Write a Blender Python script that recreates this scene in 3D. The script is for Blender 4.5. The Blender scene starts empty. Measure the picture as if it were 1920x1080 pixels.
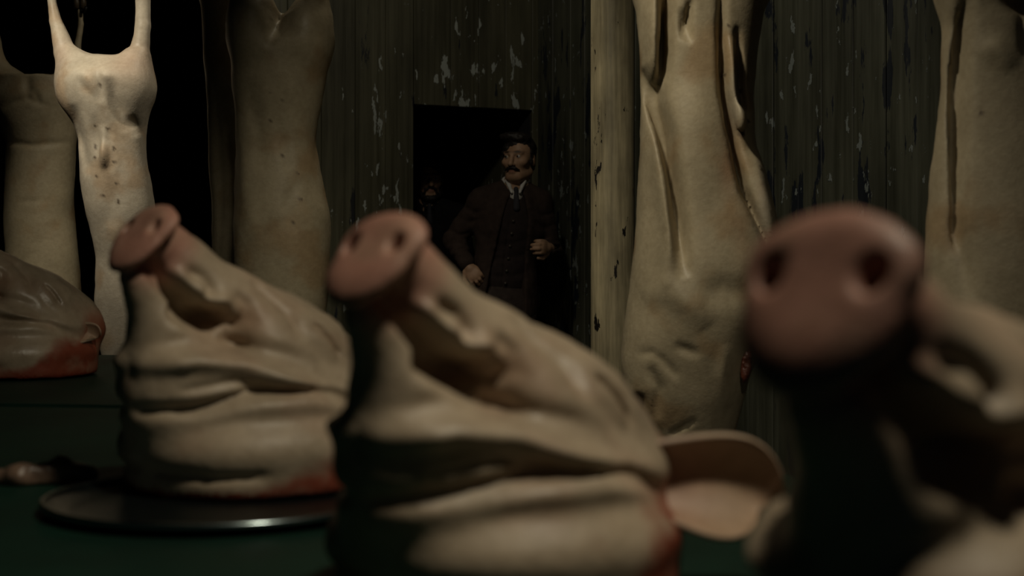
import bpy, math, random
import numpy as np
from mathutils import Vector, Matrix, noise as mnoise

# ------------------------------------------------------------------ camera, world, lights, exposure
scene = bpy.context.scene
COL = scene.collection
FPX, CX, HY, CZ = 2700.0, 960.0, 490.0, 1.18        # focal length (px of 1920), centre, horizon row, camera height


def at(px, py, d):
    """pixel + known depth (from what the thing touches) -> world point"""
    return Vector(((px - CX) / FPX * d, d, CZ + (HY - py) / FPX * d))


cam_data = bpy.data.cameras.new('camera')
cam = bpy.data.objects.new('camera', cam_data)
COL.objects.link(cam)
cam.location = (0, 0, CZ)
cam.rotation_euler = (math.pi / 2, 0, 0)
cam_data.sensor_width = 36.0
cam_data.lens = FPX / 1920 * 36.0
cam_data.shift_y = -(540 - HY) / 1920
cam_data.clip_start = 0.05
cam_data.dof.use_dof = True
cam_data.dof.focus_distance = 5.2
cam_data.dof.aperture_fstop = 4.3
cam_data.dof.aperture_blades = 0
scene.camera = cam

world = bpy.data.worlds.new('world')
scene.world = world
world.use_nodes = True
bg = world.node_tree.nodes['Background']
bg.inputs[0].default_value = (0.16, 0.24, 0.34, 1)
bg.inputs[1].default_value = 0.016

scene.view_settings.view_transform = 'Standard'
scene.view_settings.look = 'None'
scene.view_settings.gamma = 1.0
scene.view_settings.use_curve_mapping = False
scene.view_settings.exposure = 0.0


def lamp(name, loc, target, power, radius, angle, color, blend=0.5):
    ld = bpy.data.lights.new(name, 'SPOT')
    ld.energy = power
    ld.shadow_soft_size = radius
    ld.spot_size = math.radians(angle)
    ld.spot_blend = blend
    ld.color = color
    o = bpy.data.objects.new(name, ld)
    COL.objects.link(o)
    o.location = loc
    o.rotation_euler = (Vector(target) - Vector(loc)).to_track_quat('-Z', 'Y').to_euler()
    return o


WARM = (1.0, 0.905, 0.70)
lamp('ceiling_lamp_heads', (0.50, 0.80, 2.78), (-0.15, 1.75, 0.9), 58, 0.10, 98, WARM, 0.9)
lamp('ceiling_lamp_rail', (-1.95, 4.45, 2.80), (-1.55, 5.50, 1.65), 74, 0.08, 56, WARM, 1.0)
lamp('ceiling_lamp_middle', (-0.40, 2.75, 3.00), (0.42, 3.9, 1.05), 74, 0.10, 86, WARM, 1.0)
lamp('ceiling_lamp_door', (-0.45, 5.05, 3.24), (0.1, 6.6, 1.2), 30, 0.08, 150, WARM, 0.6)

# ------------------------------------------------------------------ small toolkit


def props(o, label=None, cat=None, group=None, kind=None):
    if label: o['label'] = label
    if cat: o['category'] = cat
    if group: o['group'] = group
    if kind: o['kind'] = kind
    return o


def empty(name, loc=(0, 0, 0), rz=0.0, label=None, cat=None, group=None):
    o = bpy.data.objects.new(name, None)
    COL.objects.link(o)
    o.location = loc
    o.rotation_euler = (0, 0, rz)
    o.empty_display_size = 0.1
    return props(o, label, cat, group)


def mesh_obj(name, V, Fc, mat, parent=None, smooth=True, normals=None, colors=None):
    me = bpy.data.meshes.new(name)
    V = np.asarray(V, dtype=np.float64)
    me.from_pydata([tuple(v) for v in V], [], [tuple(int(i) for i in f) for f in Fc])
    if smooth:
        me.polygons.foreach_set('use_smooth', [True] * len(me.polygons))
    if colors is not None:
        ca = me.color_attributes.new('Col', 'FLOAT_COLOR', 'POINT')
        c4 = np.ones((len(V), 4), dtype=np.float32)
        c4[:, :3] = colors
        ca.data.foreach_set('color', c4.ravel())
    me.update()
    if normals is not None:
        me.normals_split_custom_set_from_vertices([tuple(n) for n in normals])
    if mat: me.materials.append(mat)
    o = bpy.data.objects.new(name, me)
    COL.objects.link(o)
    if parent: o.parent = parent
    return o


def box_vf(x0, x1, y0, y1, z0, z1, bev=0.0):
    """box, with bevelled edges when bev > 0 (chamfer)"""
    if bev <= 0:
        V = [(x, y, z) for x in (x0, x1) for y in (y0, y1) for z in (z0, z1)]
        F = [(0, 1, 3, 2), (4, 6, 7, 5), (0, 4, 5, 1), (2, 3, 7, 6), (0, 2, 6, 4), (1, 5, 7, 3)]
        return V, F
    import bmesh
    bm = bmesh.new()
    vs = [bm.verts.new((x, y, z)) for x in (x0, x1) for y in (y0, y1) for z in (z0, z1)]
    for f in [(0, 1, 3, 2), (4, 6, 7, 5), (0, 4, 5, 1), (2, 3, 7, 6), (0, 2, 6, 4), (1, 5, 7, 3)]:
        bm.faces.new([vs[i] for i in f])
    bmesh.ops.bevel(bm, geom=bm.edges[:], offset=bev, segments=1, affect='EDGES')
    bm.verts.index_update()
    V = [tuple(v.co) for v in bm.verts]
    F = [[v.index for v in f.verts] for f in bm.faces]
    bm.free()
    return V, F


def box(name, x0, x1, y0, y1, z0, z1, mat, parent=None, bev=0.0):
    V, F = box_vf(x0, x1, y0, y1, z0, z1, bev)
    return mesh_obj(name, V, F, mat, parent, smooth=False)


def tube_vf(pts, r, n=12, cap=True):
    pts = [Vector(p) for p in pts]
    rs = r if hasattr(r, '__len__') else [r] * len(pts)
    V, F = [], []
    up = None
    for i, p in enumerate(pts):
        t = (pts[min(i + 1, len(pts) - 1)] - pts[max(i - 1, 0)]).normalized()
        if up is None:
            up = t.orthogonal().normalized()
        up = (up - t * up.dot(t)).normalized()
        s = t.cross(up)
        for k in range(n):
            a = 2 * math.pi * k / n
            V.append(p + (up * math.cos(a) + s * math.sin(a)) * rs[i])
    for i in range(len(pts) - 1):
        for k in range(n):
            k2 = (k + 1) % n
            F.append((i * n + k, i * n + k2, (i + 1) * n + k2, (i + 1) * n + k))
    if cap:
        F.append(tuple(range(n))[::-1])
        F.append(tuple((len(pts) - 1) * n + k for k in range(n)))
    return V, F


def tube(name, pts, r, mat, parent=None, n=12):
    V, F = tube_vf(pts, r, n)
    return mesh_obj(name, V, F, mat, parent)


def lathe(name, prof, mat, parent=None, n=48, sx=1.0, sy=1.0):
    V, F = [], []
    for (r, z) in prof:
        for k in range(n):
            a = 2 * math.pi * k / n
            V.append((r * sx * math.cos(a), r * sy * math.sin(a), z))
    for i in range(len(prof) - 1):
        for k in range(n):
            k2 = (k + 1) % n
            F.append((i * n + k, i * n + k2, (i + 1) * n + k2, (i + 1) * n + k))
    F.append(tuple(range(n))[::-1])
    F.append(tuple((len(prof) - 1) * n + k for k in range(n)))
    return mesh_obj(name, V, F, mat, parent)


# ------------------------------------------------------------------ signed-distance sculpting
class Sculpt:
    def __init__(self, lo, hi, h):
        self.lo, self.h = np.array(lo, float), h
        self.n = np.ceil((np.array(hi, float) - self.lo) / h).astype(int) + 1
        self.ax = [(self.lo[i] + h * np.arange(self.n[i])).astype(np.float32) for i in range(3)]
        self.F = np.full(self.n, 1.0, dtype=np.float32)

    def block(self, lo, hi):
        sl = []
        for i in range(3):
            a = int(max(0, math.floor((lo[i] - self.lo[i]) / self.h)))
            b = int(min(self.n[i], math.ceil((hi[i] - self.lo[i]) / self.h) + 1))
            if b <= a: return None, None
            sl.append(slice(a, b))
        return tuple(sl), np.meshgrid(*[self.ax[i][sl[i]] for i in range(3)], indexing='ij', sparse=True)

    def _mix(self, sl, D, k, op):
        A = self.F[sl]
        if op == 'add':
            if k <= 0: R = np.minimum(A, D)
            else:
                h = np.clip(0.5 + 0.5 * (D - A) / k, 0, 1)
                R = D + (A - D) * h - k * h * (1 - h)
        elif op == 'sub':
            if k <= 0: R = np.maximum(A, -D)
            else:
                h = np.clip(0.5 - 0.5 * (D + A) / k, 0, 1)
                R = A + (-D - A) * h + k * h * (1 - h)
        self.F[sl] = R

    def ell(self, c, r, k=0.03, rot=None, op='add'):
        c = np.array(c, float); r = np.array(r, float)
        m = float(r.max()) + 2 * k + 4 * self.h
        sl, G = self.block(c - m, c + m)
        if sl is None: return self
        x, y, z = G[0] - c[0], G[1] - c[1], G[2] - c[2]
        if rot is not None:
            M = np.array(rot.to_3x3().transposed() if hasattr(rot, 'to_3x3') else rot, float)
            x, y, z = (M[0, 0] * x + M[0, 1] * y + M[0, 2] * z, M[1, 0] * x + M[1, 1] * y + M[1, 2] * z, M[2, 0] * x + M[2, 1] * y + M[2, 2] * z)
        k0 = np.sqrt((x / r[0]) ** 2 + (y / r[1]) ** 2 + (z / r[2]) ** 2)
        k1 = np.sqrt((x / r[0] ** 2) ** 2 + (y / r[1] ** 2) ** 2 + (z / r[2] ** 2) ** 2) + 1e-6
        self._mix(sl, (k0 * (k0 - 1.0) / k1).astype(np.float32), k, op)
        return self

    def cone(self, a, b, r1, r2, k=0.03, op='add', sy=1.0):
        a = np.array(a, float); b = np.array(b, float)
        m = max(r1, r2) * max(1, sy) + 2 * k + 4 * self.h
        sl, G = self.block(np.minimum(a, b) - m, np.maximum(a, b) + m)
        if sl is None: return self
        ab = b - a
        L = float(ab @ ab) + 1e-12
        x, y, z = G[0] - a[0], G[1] - a[1], G[2] - a[2]
        t = np.clip((x * ab[0] + y * ab[1] + z * ab[2]) / L, 0, 1)
        D = np.sqrt((x - t * ab[0]) ** 2 + ((y - t * ab[1]) / sy) ** 2 + (z - t * ab[2]) ** 2) - (r1 + (r2 - r1) * t)
        self._mix(sl, D.astype(np.float32), k, op)
        return self

    def chain(self, pts, rs, k=0.02, op='add'):
        for i in range(len(pts) - 1):
            self.cone(pts[i], pts[i + 1], rs[i], rs[i + 1], k, op)
        return self

    def sweep(self, prof, k=0.0, p=2.0):
        """prof rows: z, cx, half width, cy, half depth (z ascending); superelliptic trunk along z"""
        P = np.array(sorted(prof), float)
        z0, z1 = P[0, 0], P[-1, 0]
        g = 4 * self.h + 2 * k
        sl, G = self.block((self.lo[0], self.lo[1], z0 - g), (1e3, 1e3, z1 + g))
        zz = G[2][0, 0, :].astype(float)
        # smooth interpolation (Catmull-like through dense resample + blur)
        dz = np.linspace(z0, z1, 200)
        cols = []
        for c in range(1, 5):
            v = np.interp(dz, P[:, 0], P[:, c])
            ker = np.hanning(17); ker /= ker.sum()
            v = np.convolve(np.pad(v, 8, mode='edge'), ker, 'valid')
            cols.append(np.interp(zz, dz, v).astype(np.float32)[None, None, :])
        cx, a, cy, b = cols
        q = (np.abs((G[0] - cx) / a) ** p + np.abs((G[1] - cy) / b) ** p) ** (1.0 / p)
        D = (q - 1) * np.minimum(a, b)
        D = np.maximum(D, np.maximum(z0 - G[2], G[2] - z1)).astype(np.float32)
        self._mix(sl, D, k, 'add')
        return self

    def line(self, pts, w, amp, axes=(0, 2), side=None, taper=True):
        """engrave (amp > 0) or emboss (amp < 0) along a curve drawn in the plane of two axes.
        side = (axis, sign, threshold) keeps it to one half"""
        P = np.array(pts, float)
        lo = self.lo.copy(); hi = self.lo + self.n * self.h
        for j, a in enumerate(axes):
            lo[a] = P[:, j].min() - 3 * w; hi[a] = P[:, j].max() + 3 * w
        if side:
            if side[1] < 0: hi[side[0]] = min(hi[side[0]], side[2] + 0.03)
            else: lo[side[0]] = max(lo[side[0]], side[2] - 0.03)
        sl, G = self.block(lo, hi)
        if sl is None: return self
        u, v = G[axes[0]], G[axes[1]]
        seg = np.linalg.norm(np.diff(P, axis=0), axis=1)
        cum = np.concatenate([[0], np.cumsum(seg)]); tot = cum[-1]
        best = None
        for i in range(len(P) - 1):
            d = P[i + 1] - P[i]
            t = np.clip(((u - P[i, 0]) * d[0] + (v - P[i, 1]) * d[1]) / (d @ d + 1e-12), 0, 1)
            dd = (u - P[i, 0] - t * d[0]) ** 2 + (v - P[i, 1] - t * d[1]) ** 2
            s = (cum[i] + t * seg[i]) / tot
            if best is None: best, ss = dd, s
            else:
                ss = np.where(dd < best, s, ss); best = np.minimum(best, dd)
        A = amp * np.exp(-best / (w * w))
        if taper == 'soft': A = A * np.clip(np.sin(np.pi * np.clip(ss, 0.0, 1)), 0, 1) ** 0.8
        elif taper: A = A * np.clip(np.sin(np.pi * np.clip(ss, 0.0, 1)) * 1.8 + 0.05, 0, 1)
        if side:
            m = np.clip((G[side[0]] - side[2]) * side[1] / 0.02, 0, 1)
            A = A * m
        self.F[sl] = self.F[sl] + A.astype(np.float32)
        return self

    def dot(self, c, w, amp):
        c = np.array(c, float); m = 3 * w
        sl, G = self.block(c - m, c + m)
        if sl is None: return self
        D = (G[0] - c[0]) ** 2 + (G[1] - c[1]) ** 2 + (G[2] - c[2]) ** 2
        self.F[sl] = self.F[sl] + (amp * np.exp(-D / (w * w))).astype(np.float32)
        return self

    def half(self, axis, val, keep):
        g = self.ax[axis].reshape([-1 if i == axis else 1 for i in range(3)])
        self.F = np.maximum(self.F, (val - g) if keep > 0 else (g - val))
        return self

    def mesh(self, rough=0.0, rscale=20.0, seed=0.0):
        F = self.F
        for i in range(3):                     # close the surface at the border of the grid
            s0 = [slice(None)] * 3; s0[i] = 0; F[tuple(s0)] = np.maximum(F[tuple(s0)], 0.001)
            s0[i] = -1; F[tuple(s0)] = np.maximum(F[tuple(s0)], 0.001)
        S = F < 0
        n = np.array(F.shape)
        c = np.zeros(n - 1, dtype=np.int8)
        for dx in (0, 1):
            for dy in (0, 1):
                for dz in (0, 1):
                    c += S[dx:n[0] - 1 + dx, dy:n[1] - 1 + dy, dz:n[2] - 1 + dz]
        act = np.argwhere((c > 0) & (c < 8))
        idx = np.full(n - 1, -1, dtype=np.int64)
        idx[act[:, 0], act[:, 1], act[:, 2]] = np.arange(len(act))
        acc = np.zeros((len(act), 3)); cnt = np.zeros(len(act))
        for ax in range(3):
            o1, o2 = [a for a in range(3) if a != ax]
            for i in (0, 1):
                for j in (0, 1):
                    off = np.zeros(3, int); off[o1] = i; off[o2] = j
                    p = act + off
                    q = p.copy(); q[:, ax] += 1
                    fa = F[p[:, 0], p[:, 1], p[:, 2]].astype(float); fb = F[q[:, 0], q[:, 1], q[:, 2]].astype(float)
                    m = (fa < 0) != (fb < 0)
                    t = np.where(m, fa / np.where(m, fa - fb, 1), 0)
                    pt = np.tile(off.astype(float), (len(act), 1)); pt[:, ax] += t
                    acc[m] += pt[m]; cnt[m] += 1
        V = self.lo + self.h * (act + acc / np.maximum(cnt, 1)[:, None])
        quads = []
        for ax in range(3):
            o1, o2 = [(1, 2), (2, 0), (0, 1)][ax]
            a = [slice(None)] * 3; b = [slice(None)] * 3
            a[ax] = slice(0, n[ax] - 1); b[ax] = slice(1, n[ax])
            sa, sb = S[tuple(a)], S[tuple(b)]
            e = np.argwhere(sa != sb)
            ok = (e[:, o1] > 0) & (e[:, o2] > 0) & (e[:, o1] < n[o1] - 1) & (e[:, o2] < n[o2] - 1)
            e = e[ok]
            flip = sb[e[:, 0], e[:, 1], e[:, 2]]
            def cell(d1, d2):
                p = e.copy(); p[:, o1] += d1; p[:, o2] += d2
                return idx[p[:, 0], p[:, 1], p[:, 2]]
            q = np.stack([cell(-1, -1), cell(0, -1), cell(0, 0), cell(-1, 0)], 1)
            q[flip] = q[flip][:, ::-1]
            quads.append(q)
        Q = np.concatenate(quads)
        # normals from the field gradient
        N = np.zeros_like(V)
        g = np.clip((V - self.lo) / self.h, 1, n - 2.001)
        def samp(p):
            i = np.floor(p).astype(int); f = p - i
            r = 0
            for dx in (0, 1):
                for dy in (0, 1):
                    for dz in (0, 1):
                        w = (f[:, 0] if dx else 1 - f[:, 0]) * (f[:, 1] if dy else 1 - f[:, 1]) * (f[:, 2] if dz else 1 - f[:, 2])
                        r = r + w * F[np.minimum(i[:, 0] + dx, n[0] - 1), np.minimum(i[:, 1] + dy, n[1] - 1), np.minimum(i[:, 2] + dz, n[2] - 1)]
            return r
        for ax in range(3):
            d = np.zeros(3); d[ax] = 0.9
            N[:, ax] = samp(g + d) - samp(g - d)
        N /= np.linalg.norm(N, axis=1)[:, None] + 1e-9
        if rough > 0:
            d = np.array([mnoise.fractal(Vector(v * rscale) + Vector((seed, seed * 2, 0)), 1.0, 2.0, 3) for v in V])
            V = V + N * (rough * d)[:, None]
        self.V, self.Q, self.N = V, Q, N
        return V, Q, N


def part(name, V, Q, N, sel, mat, parent, colors=None):
    """a piece (faces in sel) of a sculpted surface as an object of its own; normals stay continuous"""
    q = Q[sel]
    if len(q) == 0: return None
    u, inv = np.unique(q, return_inverse=True)
    return mesh_obj(name, V[u], inv.reshape(q.shape), mat, parent, True, None if N is None else N[u], None if colors is None else colors[u])


def sstep(a, b, x):
    t = np.clip((x - a) / (b - a), 0, 1)
    return t * t * (3 - 2 * t)


def mixc(c, col, w):
    return c * (1 - w[:, None]) + np.array(col)[None, :] * w[:, None]


# ------------------------------------------------------------------ materials
def mat_new(name):
    m = bpy.data.materials.new(name)
    m.use_nodes = True
    nt = m.node_tree
    return m, nt, nt.nodes['Principled BSDF']


def N_(nt, t, **kw):
    n = nt.nodes.new(t)
    for k, v in kw.items(): setattr(n, k, v)
    return n


def noise_node(nt, vec, scale, detail=4, rough=0.55):
    n = N_(nt, 'ShaderNodeTexNoise')
    n.inputs['Scale'].default_value = scale
    n.inputs['Detail'].default_value = detail
    n.inputs['Roughness'].default_value = rough
    if vec is not None: nt.links.new(vec, n.inputs['Vector'])
    return n.outputs['Fac']


def ramp(nt, fac, stops):
    r = N_(nt, 'ShaderNodeValToRGB')
    els = r.color_ramp.elements
    while len(els) < len(stops): els.new(0.5)
    for e, (p, c) in zip(els, stops):
        e.position = p
        e.color = (c, c, c, 1) if not hasattr(c, '__len__') else (*c, 1)
    nt.links.new(fac, r.inputs[0])
    return r.outputs[0]


def mixrgb(nt, fac, a, b, mode='MIX'):
    m = N_(nt, 'ShaderNodeMix', data_type='RGBA', blend_type=mode)
    for sock, v in ((m.inputs[0], fac), (m.inputs[6], a), (m.inputs[7], b)):
        if hasattr(v, 'is_linked'): nt.links.new(v, sock)
        elif hasattr(v, '__len__'): sock.default_value = (*v, 1)
        else: sock.default_value = v
    return m.outputs[2]


def bump(nt, bsdf, hgt, strength, dist):
    b = N_(nt, 'ShaderNodeBump')
    b.inputs['Strength'].default_value = strength
    b.inputs['Distance'].default_value = dist
    nt.links.new(hgt, b.inputs['Height'])
    nt.links.new(b.outputs[0], bsdf.inputs['Normal'])


def mapping(nt, src, scale, rot=(0, 0, 0)):
    m = N_(nt, 'ShaderNodeMapping')
    m.inputs['Scale'].default_value = scale
    m.inputs['Rotation'].default_value = rot
    nt.links.new(src, m.inputs['Vector'])
    return m.outputs[0]


def skin_mat(name, rough=0.46, mott=0.30, spec=0.45, bscale=55, bstr=0.35):
    m, nt, b = mat_new(name)
    at_ = N_(nt, 'ShaderNodeAttribute', attribute_name='Col')
    tc = N_(nt, 'ShaderNodeTexCoord').outputs['Object']
    n1 = noise_node(nt, tc, 9, 5, 0.6)
    n2 = noise_node(nt, tc, 60, 4, 0.6)
    mot = ramp(nt, n1, [(0.30, 1 - mott), (0.68, 1.0)])
    c = mixrgb(nt, 1.0, at_.outputs['Color'], mot, 'MULTIPLY')
    fleck = ramp(nt, n2, [(0.62, 0.0), (0.78, 1.0)])
    c = mixrgb(nt, fleck, c, (0.40, 0.27, 0.17), 'MIX') if False else mixrgb(nt, 0.35, c, mixrgb(nt, 1.0, c, ramp(nt, n2, [(0.35, (0.75, 0.68, 0.6)), (0.65, (1.1, 1.08, 1.05))]), 'MULTIPLY'))
    nt.links.new(c, b.inputs['Base Color'])
    nt.links.new(ramp(nt, n1, [(0.35, rough - 0.08), (0.7, rough + 0.12)]), b.inputs['Roughness'])
    b.inputs['Specular IOR Level'].default_value = spec
    n3 = noise_node(nt, tc, bscale, 6, 0.65)
    bump(nt, b, n3, bstr, 0.004)
    return m


def plain_mat(name, col, rough=0.6, metal=0.0, var=0.25, scale=8.0, bstr=0.15, bscale=40, spec=0.5, bdist=0.003):
    m, nt, b = mat_new(name)
    tc = N_(nt, 'ShaderNodeTexCoord').outputs['Object']
    n1 = noise_node(nt, tc, scale, 5, 0.6)
    c = mixrgb(nt, 1.0, col, ramp(nt, n1, [(0.3, 1 - var), (0.7, 1.0)]), 'MULTIPLY')
    nt.links.new(c, b.inputs['Base Color'])
    b.inputs['Roughness'].default_value = rough
    b.inputs['Metallic'].default_value = metal
    b.inputs['Specular IOR Level'].default_value = spec
    if bstr > 0:
        bump(nt, b, noise_node(nt, tc, bscale, 4, 0.6), bstr, bdist)
    return m


def cloth_mat(name, col, scale=220):
    m, nt, b = mat_new(name)
    tc = N_(nt, 'ShaderNodeTexCoord').outputs['Object']
    w = N_(nt, 'ShaderNodeTexWave'); w.inputs['Scale'].default_value = scale
    w.inputs['Distortion'].default_value = 2.0
    nt.links.new(tc, w.inputs['Vector'])
    n1 = noise_node(nt, tc, 30, 4)
    c = mixrgb(nt, 1.0, col, ramp(nt, n1, [(0.3, 0.7), (0.7, 1.1)]), 'MULTIPLY')
    nt.links.new(c, b.inputs['Base Color'])
    b.inputs['Roughness'].default_value = 0.9
    b.inputs['Specular IOR Level'].default_value = 0.15
    bump(nt, b, w.outputs['Fac'], 0.2, 0.002)
    return m


def peel_mat(name, base, dark, pale, seed, pale_t=0.645, dark_t=0.65, sx=5.0, sz=1.5, gloss=0.35):
    """old paint on boards: streaked coat, curling pale flakes and bare dark patches; world position so boards differ"""
    m, nt, b = mat_new(name)
    pos = N_(nt, 'ShaderNodeNewGeometry').outputs['Position']
    p1 = mapping(nt, pos, (sx, sx, sz))
    off = N_(nt, 'ShaderNodeVectorMath', operation='ADD'); off.inputs[1].default_value = (seed, seed * 1.7, seed * 0.6)
    nt.links.new(p1, off.inputs[0]); p1 = off.outputs[0]
    streak = noise_node(nt, mapping(nt, p1, (4, 4, 0.35)), 2.0, 5, 0.65)
    grime = noise_node(nt, p1, 0.6, 4, 0.6)
    flake = noise_node(nt, mapping(nt, p1, (1.3, 1.3, 1.5)), 3.6, 5, 0.6)
    zone = noise_node(nt, p1, 0.5, 2, 0.5)
    bare = noise_node(nt, mapping(nt, p1, (1.6, 1.6, 0.8)), 1.7, 6, 0.62)
    c = mixrgb(nt, 1.0, base, ramp(nt, streak, [(0.3, 0.62), (0.7, 1.15)]), 'MULTIPLY')
    c = mixrgb(nt, 1.0, c, ramp(nt, grime, [(0.35, 0.55), (0.65, 1.1)]), 'MULTIPLY')
    bm = ramp(nt, bare, [(dark_t, 0.0), (dark_t + 0.012, 1.0)])
    c = mixrgb(nt, bm, c, dark)
    ma = N_(nt, 'ShaderNodeMath', operation='MULTIPLY_ADD'); nt.links.new(zone, ma.inputs[0])
    ma.inputs[1].default_value = 0.35; nt.links.new(flake, ma.inputs[2])
    fm = ramp(nt, ma.outputs[0], [(pale_t + 0.17, 0.0), (pale_t + 0.185, 1.0)])
    c = mixrgb(nt, fm, c, pale)
    nt.links.new(c, b.inputs['Base Color'])
    nt.links.new(ramp(nt, streak, [(0.3, gloss), (0.7, gloss + 0.3)]), b.inputs['Roughness'])
    hs = N_(nt, 'ShaderNodeMath', operation='MULTIPLY_ADD'); nt.links.new(streak, hs.inputs[0]); hs.inputs[1].default_value = 0.35
    nt.links.new(fm, hs.inputs[2])
    bump(nt, b, hs.outputs[0], 0.7, 0.004)
    return m


M = {}
M['skin'] = skin_mat('pig_skin')
M['skin_wet'] = skin_mat('wet_pig_skin', rough=0.34, spec=0.6, bscale=45, bstr=0.45)
M['meat'] = skin_mat('raw_meat', rough=0.32, mott=0.5, spec=0.6, bscale=70, bstr=0.8)
M['hide'] = skin_mat('hanging_pig_hide', rough=0.5, mott=0.22, bscale=70, bstr=0.3)
M['hoof'] = plain_mat('hoof_horn', (0.09, 0.065, 0.04), 0.5)
M['wall_l'] = peel_mat('peeling_olive_paint', (0.105, 0.100, 0.062), (0.016, 0.018, 0.022), (0.36, 0.39, 0.37), 3.1)
M['wall_r'] = peel_mat('stained_plank_paint', (0.085, 0.088, 0.062), (0.010, 0.014, 0.022), (0.20, 0.225, 0.22), 9.7, pale_t=0.68, dark_t=0.58, sx=4.0, sz=1.8)
M['pipe'] = peel_mat('chipped_cream_paint', (0.60, 0.51, 0.32), (0.015, 0.012, 0.010), (0.55, 0.5, 0.36), 21.0, pale_t=0.9, dark_t=0.64, sx=9, sz=5)
M['black'] = plain_mat('unlit_black_plaster', (0.010, 0.011, 0.014), 0.9)  # near-black colour holds the shade of the unlit far room and passage
M['floor'] = plain_mat('dark_wet_stone', (0.03, 0.03, 0.028), 0.55, var=0.5, scale=3)
M['ceiling'] = plain_mat('dark_ceiling_boards', (0.022, 0.021, 0.018), 0.9)
M['green'] = plain_mat('green_enamel_table', (0.006, 0.034, 0.021), 0.6, var=0.5, scale=5, bstr=0.12, bscale=25, spec=0.25)
M['legwood'] = plain_mat('dark_table_wood', (0.05, 0.035, 0.022), 0.7)
M['steel'] = plain_mat('dull_tin', (0.05, 0.07, 0.07), 0.32, metal=0.9, var=0.3, bstr=0.05)
M['iron'] = plain_mat('black_iron', (0.03, 0.03, 0.03), 0.5, metal=0.7)

# ------------------------------------------------------------------ the room
A_ = math.radians(26)
CORNER = Vector((0.146, 7.9, 0))
DL = Vector((-math.cos(A_), -math.sin(A_), 0))       # along the left wall, away from the corner
DR = Vector((math.sin(A_), -math.cos(A_), 0))        # along the right wall, towards the camera
ZC = 3.3


def struct(o):
    o['kind'] = 'structure'
    return o


struct(box('floor', -9, 7, -3, 17, -0.1, 0.0, M['floor']))
struct(box('ceiling', -9, 7, -3, 17, ZC, ZC + 0.1, M['ceiling']))
struct(box('wall_far', -9, 7, 16.9, 17, 0, ZC, M['black']))
struct(box('wall_outer', -9.1, -9, -3, 17, 0, ZC, M['black']))


def wall_frame(name, origin, direction, normal):
    """an Empty whose local x runs along the wall, -y towards the room"""
    o = bpy.data.objects.new(name, None)
    COL.objects.link(o)
    z = Vector((0, 0, 1)); x = direction; y = z.cross(x)
    if y.dot(normal) > 0: y = -y
    mw = Matrix(((x.x, y.x, 0, origin.x), (x.y, y.y, 0, origin.y), (0, 0, 1, 0), (0, 0, 0, 1)))
    return o, mw


def wall_pt(mw, x, y, z):
    return mw @ Vector((x, y, z))


def wall_piece(name, mw, x0, x1, y0, y1, z0, z1, mat, parent, bev=0.0):
    V, F = box_vf(x0, x1, y0, y1, z0, z1, bev)
    V = [mw @ Vector(v) for v in V]
    if mw.to_3x3().determinant() < 0: F = [tuple(reversed(f)) for f in F]
    return mesh_obj(name, V, F, mat, parent, smooth=False)


rng = random.Random(4)
TH = 0.16
# left wall with the doorway, boarded with upright planks
DOOR0, DOOR1, DTOP = 0.045, 0.742, 2.005
LEN_L = 1.70
_, mwl = wall_frame('tmp', CORNER, DL, Vector((0, -1, 0)))
bpy.data.objects.remove(_)
wl = struct(wall_piece('wall_left', mwl, DOOR1, LEN_L, 0.015, TH, 0, ZC, M['black'], None))
wall_piece('lintel_wall', mwl, DOOR0, DOOR1, 0.015, TH, DTOP, ZC, M['black'], wl)
wall_piece('jamb_wall', mwl, 0.0, DOOR0, 0.015, TH, 0, ZC, M['black'], wl)
x = 0.0
edges = [0.0, DOOR0]
while edges[-1] < LEN_L - 0.05:
    nx = edges[-1] + rng.uniform(0.155, 0.185)
    if edges[-1] < DOOR1 < nx + 0.06: nx = DOOR1
    edges.append(min(nx, LEN_L))
for i in range(len(edges) - 1):
    a, b = edges[i], edges[i + 1]
    z0 = DTOP if (a >= DOOR0 - 1e-6 and b <= DOOR1 + 1e-6) else 0.0
    wall_piece('plank', mwl, a + 0.001, b - 0.001, rng.uniform(-0.003, 0.002) - 0.012, 0.02, z0, ZC - 0.005, M['wall_l'], wl, bev=0.003)

_, mwr = wall_frame('tmp', CORNER, DR, Vector((-1, 0, 0)))
bpy.data.objects.remove(_)
LEN_R = 6.2
wr = struct(wall_piece('wall_right', mwr, 0.0, LEN_R, 0.02, TH, 0, ZC, M['black'], None))
x = 0.0
while x < LEN_R - 0.05:
    w = rng.uniform(0.15, 0.21)
    x1 = min(x + w, LEN_R)
    wall_piece('plank', mwr, x + 0.001, x1 - 0.001, rng.uniform(-0.004, 0.003) - 0.012, 0.025, 0, ZC - 0.005, M['wall_r'], wr, bev=0.004)
    x = x1

# dark passage behind the doorway
PL = 2.6
struct(wall_piece('wall_passage_right', mwl, -0.10, 0.03, TH - 0.14, PL, 0, 2.6, M['wall_l'], None))
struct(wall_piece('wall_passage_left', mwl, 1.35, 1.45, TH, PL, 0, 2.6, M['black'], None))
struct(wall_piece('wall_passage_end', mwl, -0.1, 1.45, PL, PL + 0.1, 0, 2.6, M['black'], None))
struct(wall_piece('ceiling_passage', mwl, -0.1, 1.45, TH, PL, 2.4, 2.5, M['black'], None))

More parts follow.
